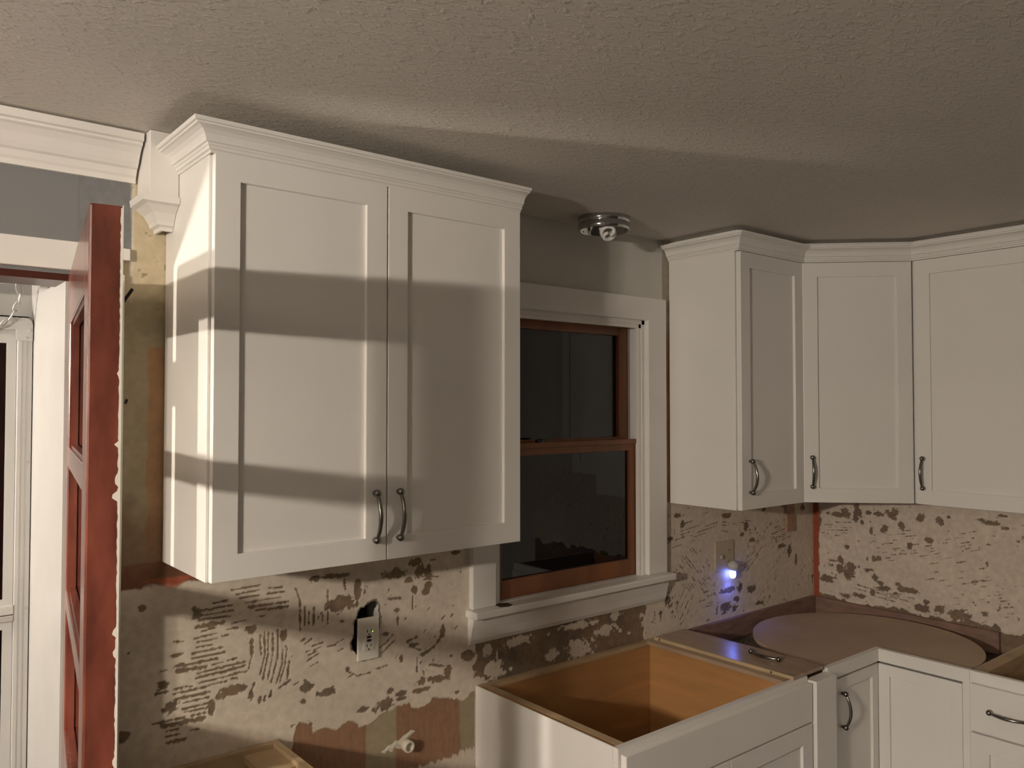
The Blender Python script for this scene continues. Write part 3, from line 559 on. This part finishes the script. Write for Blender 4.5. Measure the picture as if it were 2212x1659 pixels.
# ------------------------------------------------------------------ cabinet parts
def pull(parent, W, x, z, L=.112, vertical=True, out=-1, name='handle'):
    """arched bar pull with round feet, on the local plane y = y0 facing -y"""
    mb = MB(); n = 17; pts = []; rad = []
    for k in range(n):
        t = -1+2*k/(n-1); o = .012 + .020*math.cos(t*PI/2)**.8 if abs(t) < 1 else .012
        pts.append((0, -o, t*L/2)); rad.append(.0040+.0016*(1-t*t))
    mb.tube(pts, rad, 10)
    for s_ in (-1, 1):
        mb.lathe([(.0050, .001), (.0058, -.005), (.0086, -.008), (.0094, -.014), (.0076, -.020), (.0025, -.023)], (0, 0, s_*L/2), axis='y', seg=14)
    R = I4 if vertical else Matrix.Rotation(PI/2, 4, 'Y')
    return mb.build(name, 'pull_nickel', parent, W @ Matrix.Translation((x, -.0195, z)) @ R, smooth=True)
def shaker(parent, W, w, h, stile=.055, t=.019, rec=.010, handle=None, name='door'):
    mb = MB(); bm = mb.bm                      # one frame with a rectangular opening, edges softly rounded
    def ring(a, y): return [bm.verts.new(p) for p in ((a, y, a), (w-a, y, a), (w-a, y, h-a), (a, y, h-a))]
    of, nf, ob, nb = ring(0, -t), ring(stile, -t), ring(0, 0), ring(stile, 0); es = []
    for k in range(4):
        l = (k+1) % 4
        bm.faces.new((of[k], of[l], nf[l], nf[k])); bm.faces.new((ob[l], ob[k], nb[k], nb[l]))
        bm.faces.new((ob[k], ob[l], of[l], of[k])); bm.faces.new((nf[k], nf[l], nb[l], nb[k]))
        es += [bm.edges.get((of[k], of[l])), bm.edges.get((nf[k], nf[l]))]
    bmesh.ops.bevel(bm, geom=es, offset=.0013, segments=2, profile=.5, affect='EDGES')
    d = mb.build(name, 'cabinet_white', parent, W)
    box('panel', 'cabinet_white', d, stile-.004, w-stile+.004, -t+rec, -.003, stile-.004, h-stile+.004, W=W)
    if handle: pull(d, W, *handle)
    return d
def slab_front(parent, W, w, h, handle=None, name='drawer_front'):
    d = MB().box(0, w, -.019, 0, 0, h, bev=.0015).build(name, 'cabinet_white', parent, W)
    if handle: pull(d, W, *handle[:2], vertical=False)
    return d
def TW(x, y, z, a=0): return Matrix.Translation((x, y, z)) @ Matrix.Rotation(a, 4, 'Z')
CP = [(0, 0), (.004, 0), (.0045, .005), (.009, .007), (.010, .013), (.0125, .0145), (.0135, .0185), (.018, .020), (.0195, .026), (.023, .034), (.030, .041), (.039, .045), (.045, .046), (.0455, .0495), (.051, .0505), (.053, .058), (0, .058)]
UB = 1.372

# wall cabinet left of the window
c1 = thing('wall_cabinet', (.426, -.15, UB), 'white two-door wall cabinet left of the window, lit in bands', 'wall cabinet')
box('body', 'cabinet_white', c1, 0, .853, -.305, -.003, UB, 2.336, bev=.001)
shaker(c1, TW(.0065, -.3065, UB+.001), .421, .9155, .056, handle=(.388, .108))
shaker(c1, TW(.4315, -.3065, UB+.001), .4205, .9155, .056, handle=(.0285, .108))
mb = MB(); box('frieze', 'cabinet_white', c1, .001, .852, -.322, -.3052, 2.290, 2.340); mb.sweep([(0, -.004), (0, -.322), (.853, -.322)], [(o, 2.286+z) for o, z in CP], left=False); mb.build('crown', 'cabinet_white', c1)

# wall cabinet right of the window
CT2 = 2.304
c2 = thing('wall_cabinet', (2.08, -.15, UB), 'narrow white wall cabinet right of the window with one door', 'wall cabinet')
box('body', 'cabinet_white', c2, 1.872, 2.288, -.305, -.003, UB, CEIL-.0015, bev=.001)
shaker(c2, TW(1.8800, -.3065, UB+.001), .404, CT2-.0025-UB, .056, handle=(.046, .118))
mb = MB(); box('frieze', 'cabinet_white', c2, 1.873, 2.288, -.322, -.3052, CT2+.004, CEIL-.002); mb.sweep([(1.872, -.004), (1.872, -.322), (2.290, -.322)], [(o, CT2+z) for o, z in CP], left=False); mb.build('crown', 'cabinet_white', c2)

# diagonal corner wall cabinet
A = (2.289, -.305); B = (2.591, -.606); da = math.atan2(B[1]-A[1], B[0]-A[0]); dl = math.hypot(B[0]-A[0], B[1]-A[1])
c3 = thing('corner_wall_cabinet', (2.62, -.28, UB), 'white diagonal wall cabinet set across the room corner', 'wall cabinet')
MB().prism([(2.2895, -.003), A, B, (XR-.003, -.606), (XR-.003, -.003)], UB, CEIL-.0015).build('body', 'cabinet_white', c3)
shaker(c3, TW(A[0], A[1], UB+.001, da) @ Matrix.Translation((.010, -.0015, 0)), dl-.020, CT2-.0025-UB, .056, handle=(.028, .118))
mb = MB(); qx, qy = -.017*math.sin(-da), -.017*math.cos(da); MB().prism([(A[0]+.012, A[1]-.012), (A[0]+.012+qx, A[1]-.012+qy), (B[0]+qx, B[1]+qy), B], CT2+.004, CEIL-.002).build('frieze', 'cabinet_white', c3); mb.sweep([(A[0]+qx+.012, A[1]+qy-.012), (B[0]+qx+.003, B[1]+qy-.003)], [(o, CT2+z) for o, z in CP], left=False); mb.build('crown', 'cabinet_white', c3)

# wall cabinet on the right wall
c4_ = thing('wall_cabinet', (2.74, -.9, UB), 'white wall cabinet on the right-hand wall, cut by the picture edge', 'wall cabinet')
box('body', 'cabinet_white', c4_, 2.591, XR-.003, -1.21, -.607, UB, CEIL-.0015, bev=.001)
shaker(c4_, TW(2.5895, -.6225, UB+.001, -PI/2), .578, CT2-.0025-UB, .056, handle=(.028, .118))
mb = MB(); box('frieze', 'cabinet_white', c4_, 2.574, 2.5908, -1.21, -.620, CT2+.004, CEIL-.002); mb.sweep([(2.574, -.605), (2.574, -1.21)], [(o, CT2+z) for o, z in CP], left=False); mb.build('crown', 'cabinet_white', c4_)

# ------------------------------------------------------------------ base cabinets
BT = .876
sk = thing('sink_base_cabinet', (1.38, -.31, 0), 'white open-topped sink base cabinet under the window', 'base cabinet')
s_ = box('side_panel', 'maple_inside', sk, .9405, .958, -.592, -.022, .0, BT-.004); box('white_skin', 'cabinet_white', s_, .937, .9404, -.592, -.006, .0, BT)
box('side_panel', 'maple_inside', sk, 1.722, 1.740, -.592, -.022, .0, BT-.0135)
box('top_cleat', 'panel_wood', sk, 1.716, 1.800, -.590, -.022, BT-.013, BT)
box('top_cleat', 'raw_wood', sk, .9585, .984, -.590, -.0225, BT-.017, BT-.0035)
box('back_panel', 'maple_inside', sk, .9585, 1.7215, -.030, -.0225, .11, BT-.016)
box('back_rail', 'raw_wood', sk, .942, 1.80, -.0215, -.003, BT-.09, BT-.001)
box('bottom', 'maple_inside', sk, .9585, 1.7215, -.590, -.0305, .10, .115)
mb = MB(); mb.box(.937, 1.818, -.611, -.5925, .838, BT, bev=.001); mb.box(.937, .975, -.611, -.5925, .10, .8378); mb.box(1.78, 1.818, -.611, -.5925, .10, .8378); mb.box(.975, 1.78, -.611, -.5925, .10, .13); mb.build('face_frame', 'cabinet_white', sk)
box('toe_kick', 'cabinet_white', sk, .96, 1.80, -.53, -.515, 0, .0998)
slab_front(sk, TW(.947, -.6115, .738), .866, .121)
shaker(sk, TW(.947, -.6115, .118), .4315, .614, .056, handle=(.40, .51)); shaker(sk, TW(1.3815, -.6115, .118), .4315, .614, .056, handle=(.03, .51))
fp = tag(box('filler_strip', 'cabinet_white', None, 1.8215, 1.941, -.641, -.600, .0, .864, bev=.001), 'plain white filler strip between the sink base and corner base', 'filler')

tb = thing('board', (1.83, -.31, BT), 'glossy brown wood board laid across the cabinets behind the sink', 'board')
box('panel', 'panel_wood', tb, 1.7475, 1.918, -.606, -.030, BT+.0005, BT+.0115, bev=.0006)
e_ = box('raw_edge', 'raw_wood', tb, 1.7455, 1.7474, -.606, -.030, BT+.0005, BT+.0115)
for y in (-.055, -.525):
    mb = MB(); mb.lathe([(.0035, 0), (.0033, -.0012)], (1.7455, y, BT+.006), axis='x', seg=10); mb.build('screw_hole', 'slot_dark', e_)
lp = pull(None, Matrix.Translation((1.880, -.436, BT+.0118+.0078)) @ Matrix.Rotation(-PI/2-.06, 4, 'Z') @ Matrix.Rotation(PI/2, 4, 'Y'), 0, 0, name='loose_pull')
tag(lp, 'loose arched metal pull lying on the glossy brown board', 'cabinet pull')

cb = thing('corner_base_cabinet', (2.5, -.4, 0), 'white corner base cabinet with folding doors and round tray', 'base cabinet')
ix, iy = 2.286, -.610
mb = MB(); mb.prism([(1.9425, iy), (ix, iy), (ix, -.915), (ix+.019, -.915), (ix+.019, iy+.019), (1.9425, iy+.019)], .832, BT); mb.box(1.9425, 2.006, iy, iy+.019, .10, .8318)
mb.box(ix, ix+.019, -.915, -.893, .10, .8318); mb.build('face_frame', 'cabinet_white', cb)
box('side_panel', 'panel_wood', cb, 1.984, 2.000, iy+.0195, -.022, .0, BT-.014)
box('side_panel', 'panel_wood', cb, ix+.0195, XR-.022, -.915, -.899, .0, BT-.014)
MB().prism([(2.0005, -.023), (2.0005, iy+.02), (ix+.0195, iy+.02), (ix+.0195, -.898), (XR-.024, -.898), (XR-.024, -.023)], .10, .115).build('bottom', 'panel_wood', cb)
shaker(cb, TW(2.010, iy+.024, .13), .2815, .693, .040, handle=(.030, .585)); shaker(cb, TW(ix+.0245, iy+.0047, .13, -PI/2), .284, .693, .040)
mb = MB(); cx, cy, r_ = 2.405, -.492, .402; pts = []
for k in range(72):
    a = 2*PI*k/72; x, y = cx+r_*math.cos(a), cy+r_*math.sin(a)
    if x < ix+.022 and y < iy+.022:
        if not pts or pts[-1] != 'n': pts.append('n')
        continue
    pts.append((x, y))
q = []
for p_ in pts:
    if p_ == 'n':
        dx = math.sqrt(r_**2-(iy+.024-cy)**2); dy = math.sqrt(r_**2-(ix+.024-cx)**2)
        q += [(max(2.004, cx-dx), iy+.024), (ix+.024, iy+.024), (ix+.024, cy-dy)]
    else: q.append(p_)
q = [(max(x, 2.004), max(y, -.895)) for x, y in q]
mb.prism(q, .846, .860); tr_ = mb.build('turntable', 'tray_board', cb); tag(tr_, 'round tan turntable tray')
mb = MB(); mb.tube([(cx+.02, cy+.02, .115), (cx+.02, cy+.02, .8455)], .018, 12); mb.build('post', 'storm_grey', cb)

lb = tag(box('ledger_board', 'ledger_wood', None, 1.990, XR-.0225, -.0205, -.0022, .785, .872, bev=.001), 'reddish brown wood cleat under the scraped window wall', 'wood cleat')
lb2 = tag(box('ledger_board', 'ledger_wood', None, XR-.0205, XR-.0022, -.79, -.0022, .783, .868, bev=.001), 'reddish brown wood cleat along the right-hand wall', 'wood cleat')

dr = thing('drawer_base_cabinet', (2.6, -1.2, 0), 'white base cabinet with a drawer at the right picture edge', 'base cabinet')
box('side_panel', 'raw_wood', dr, ix+.0195, XR-.004, -.955, -.917, 0, BT-.006); box('side_panel', 'raw_wood', dr, ix+.0195, XR-.004, -1.375, -1.357, 0, BT-.006)
box('back_panel', 'maple_inside', dr, XR-.012, XR-.0045, -1.3565, -.9555, .11, BT-.012); box('bottom', 'maple_inside', dr, ix+.0195, XR-.0125, -1.3565, -.9555, .10, .115)
mb = MB(); mb.box(ix, ix+.019, -1.375, -.9155, .838, BT, bev=.001); mb.box(ix, ix+.019, -.935, -.9155, .10, .8378); mb.box(ix, ix+.019, -1.375, -1.355, .10, .8378); mb.box(ix, ix+.019, -1.355, -.935, .672, .690); mb.build('face_frame', 'cabinet_white', dr)
slab_front(dr, TW(ix-.0005, -.924, .690, -PI/2), .442, .150, handle=(.118, .075)); shaker(dr, TW(ix-.0005, -.924, .118, -PI/2), .442, .564, .056, handle=(.41, .46))

sm_ = thing('narrow_base_cabinet', (.14, -.3, 0), 'open-topped narrow base cabinet at the bottom left below the outlet', 'base cabinet')
box('side_panel', 'raw_wood', sm_, .274, .292, -.592, -.022, 0, BT-.001); box('side_panel', 'raw_wood', sm_, -.012, .006, -.592, -.022, 0, BT-.001)
box('back_rail', 'raw_wood', sm_, -.012, .292, -.0215, -.004, .77, BT-.0005); box('back_panel', 'maple_inside', sm_, .0065, .2735, -.030, -.0225, .11, .77)
box('bottom', 'maple_inside', sm_, .0065, .2735, -.590, -.0305, .10, .115)
box('corner_brace', 'raw_wood', sm_, .195, .2735, -.16, -.0225, BT-.028, BT-.012)
mb = MB(); mb.box(-.012, .292, -.611, -.5925, .838, BT-.0005, bev=.001); mb.box(-.012, .02, -.611, -.5925, .1, .8378); mb.box(.26, .292, -.611, -.5925, .1, .8378); mb.build('face_frame', 'cabinet_white', sm_)
shaker(sm_, TW(-.008, -.6115, .118), .296, .714, .056, handle=(.03, .6))

# ------------------------------------------------------------------ outlets, night light, ceiling light, small things
WO = Matrix.Translation((.557, -.0075, 1.0905)) @ Matrix.Rotation(.012, 4, 'Y')
go = thing('outlet', (.557, -.004, 1.03), 'white outlet with test buttons and a green light, loose in its hole', 'outlet')
box('plate', 'plastic_white', go, -.034, .034, -.004, .004, -.0595, .0595, bev=.003, W=WO)
ins = box('receptacle', 'plastic_white', go, -.0168, .0168, -.0062, -.003, -.033, .033, bev=.001, W=WO)
for x, z, a, b in [(-.0062, .0225, .0011, .0042), (.0066, .0225, .0011, .0035), (-.0062, -.0185, .0011, .0042), (.0066, -.0185, .0011, .0035), (0, .0128, .0022, .0020), (0, -.0292, .0022, .0020)]:
    box('slot', 'slot_dark', ins, x-a, x+a, -.0066, -.006, z-b, z+b, W=WO)
for z in (.0055, -.0045): box('button', 'slot_dark', ins, -.0065, .0065, -.0078, -.006, z-.0032, z+.0032, bev=.0006, W=WO)
mb = MB(); mb.lathe([(.0016, -.006), (.0014, -.0072), (.0004, -.0075)], (.0105, 0, .0195), axis='y', seg=10); mb.build('indicator_light', 'led_green', ins, WO)
box('junction_box', 'steel_dark', go, .528, .583, .012, .075, 1.05, 1.14)
gp = thing('switch_outlet_plate', (2.208, -.004, 1.07), 'almond double plate with switch and outlet on the right-hand stretch', 'outlet')
box('plate', 'plastic_almond', gp, 2.146, 2.270, -.009, -.0022, 1.068, 1.192, bev=.003)
box('toggle', 'plastic_almond', gp, 2.174, 2.184, -.020, -.009, 1.122, 1.136, bev=.002)
for z in (1.150, 1.102):
    mb = MB(); mb.lathe([(.0165, 0), (.0165, -.0015)], (2.238, -.009, z), axis='y', seg=20); f_ = mb.build('receptacle', 'plastic_almond', gp)
    for x in (-.006, .006): box('slot', 'slot_dark', f_, 2.238+x-.001, 2.238+x+.001, -.0110, -.0104, z-.002, z+.006)
nl = thing('night_light', (2.238, -.03, 1.05), 'small plug-in night light glowing blue below the almond plate', 'night light')
mb = MB(); mb.lathe([(.010, -.0108), (.020, -.013), (.023, -.024), (.021, -.038), (.013, -.047), (.004, -.050)], (2.240, 0, 1.088), axis='y', seg=20); mb.build('shell', 'night_grey', nl, smooth=True)
mb = MB(); mb.lathe([(.008, .004), (.013, -.002), (.014, -.016), (.011, -.027), (.004, -.031)], (2.236, -.026, 1.069), seg=18); mb.build('lens', 'night_blue', nl, smooth=True)
ld = bpy.data.lights.new('night_glow', 'SPOT'); ld.energy = .40; ld.color = (.10, .16, 1); ld.shadow_soft_size = .012; ld.spot_size = math.radians(150); ld.spot_blend = 1
lo = bpy.data.objects.new('night_glow', ld); place(lo, nl, Matrix.Translation((2.236, -.034, 1.034)))

fx, fy = 1.373, -.140
cl = thing('ceiling_light', (fx, fy, CEIL), 'chrome ceiling light pan without its shade, spiral bulb showing', 'ceiling light')
mb = MB(); z = CEIL-.0005
mb.lathe([(.080, z), (.087, z-.002), (.087, z-.018), (.0845, z-.0195), (.0845, z-.0225), (.087, z-.024), (.0865, z-.044), (.084, z-.046), (.081, z-.044), (.081, z-.008), (.03, z-.006)], (fx, fy, 0), seg=56, cap=False)
mb.build('pan', 'chrome', cl, smooth=True)
mb = MB(); mb.lathe([(.0805, z-.0085), (.0805, z-.0095)], (fx, fy, 0), seg=40); mb.build('inner_plate', 'steel_dark', cl)
for a in (2.6, .5):
    mb = MB(); mb.box(-.007, .007, -.0005, .0005, -.045, -.012); mb.build('bracket', 'storm_grey', cl, Matrix.Translation((fx+.060*math.cos(a), fy+.060*math.sin(a), CEIL)) @ Matrix.Rotation(a, 4, 'Z') @ Matrix.Rotation(.5, 4, 'X'))
for a in (-.3, -2.3, 1.8):
    mb = MB(); mb.tube([(fx+.080*math.cos(a), fy+.080*math.sin(a), CEIL-.038), (fx+.096*math.cos(a), fy+.096*math.sin(a), CEIL-.038)], .003, 8); mb.build('thumb_screw', 'chrome', cl)
WB = Matrix.Translation((fx-.002, fy-.016, CEIL-.043)) @ Matrix.Scale(1.22, 4) @ Matrix.Rotation(-.62, 4, 'Z') @ Matrix.Rotation(-1.05, 4, 'X')
bb = thing('spiral_bulb', (fx-.015, fy-.045, CEIL-.036), 'unlit white spiral bulb tilted under the chrome ceiling pan', 'light bulb')
mb = MB(); mb.lathe([(.012, .045), (.014, .03), (.019, .024), (.019, .004), (.014, 0)], seg=18); mb.build('base', 'plastic_white', bb, WB)
for ph in (0, PI):
    pts = []
    for k in range(41):
        t_ = k/40; a = ph + t_*1.6*2*PI; r = .0180*(1-.80*max(0, t_-.86)/.14); pts.append((r*math.cos(a), r*math.sin(a), -.004-t_*.038))
    mb = MB(); mb.tube(pts, .0048, 8); mb.build('tube', 'bulb_white', bb, WB, smooth=True)

ps = thing('pipe_stub', (.680, 0, .755), 'white capped pipe stub poking out of the wall below the outlet', 'pipe')
mb = MB(); mb.lathe([(.010, -.0015), (.0175, -.010), (.0175, -.030), (.0125, -.033), (.0125, -.020), (.004, -.019)], (.682, 0, .761), axis='y', seg=22); mb.build('collar', 'stub_white', ps, smooth=True)
mb = MB(); mb.loft([[(x, -.002, z0_), (x, -.002-d_, (z0_+z1_)/2), (x, -.002, z1_)] for x, z0_, z1_, d_ in ((.604, .757, .759, .0012), (.618, .750, .764, .0022), (.626, .757, .771, .0022), (.640, .748, .772, .0026), (.650, .758, .780, .0026), (.662, .752, .776, .0026), (.676, .750, .786, .0026), (.690, .772, .790, .0022), (.704, .780, .797, .0018), (.718, .788, .790, .0010))])
mb.build('sealant', 'stub_white', ps)
tag(box('wood_block', 'pink_wood', None, 2.655, 2.715, -.016, -.0022, 1.185, 1.3705, bev=.001), 'small pinkish wood strip on the wall under the corner cabinet', 'wood strip')
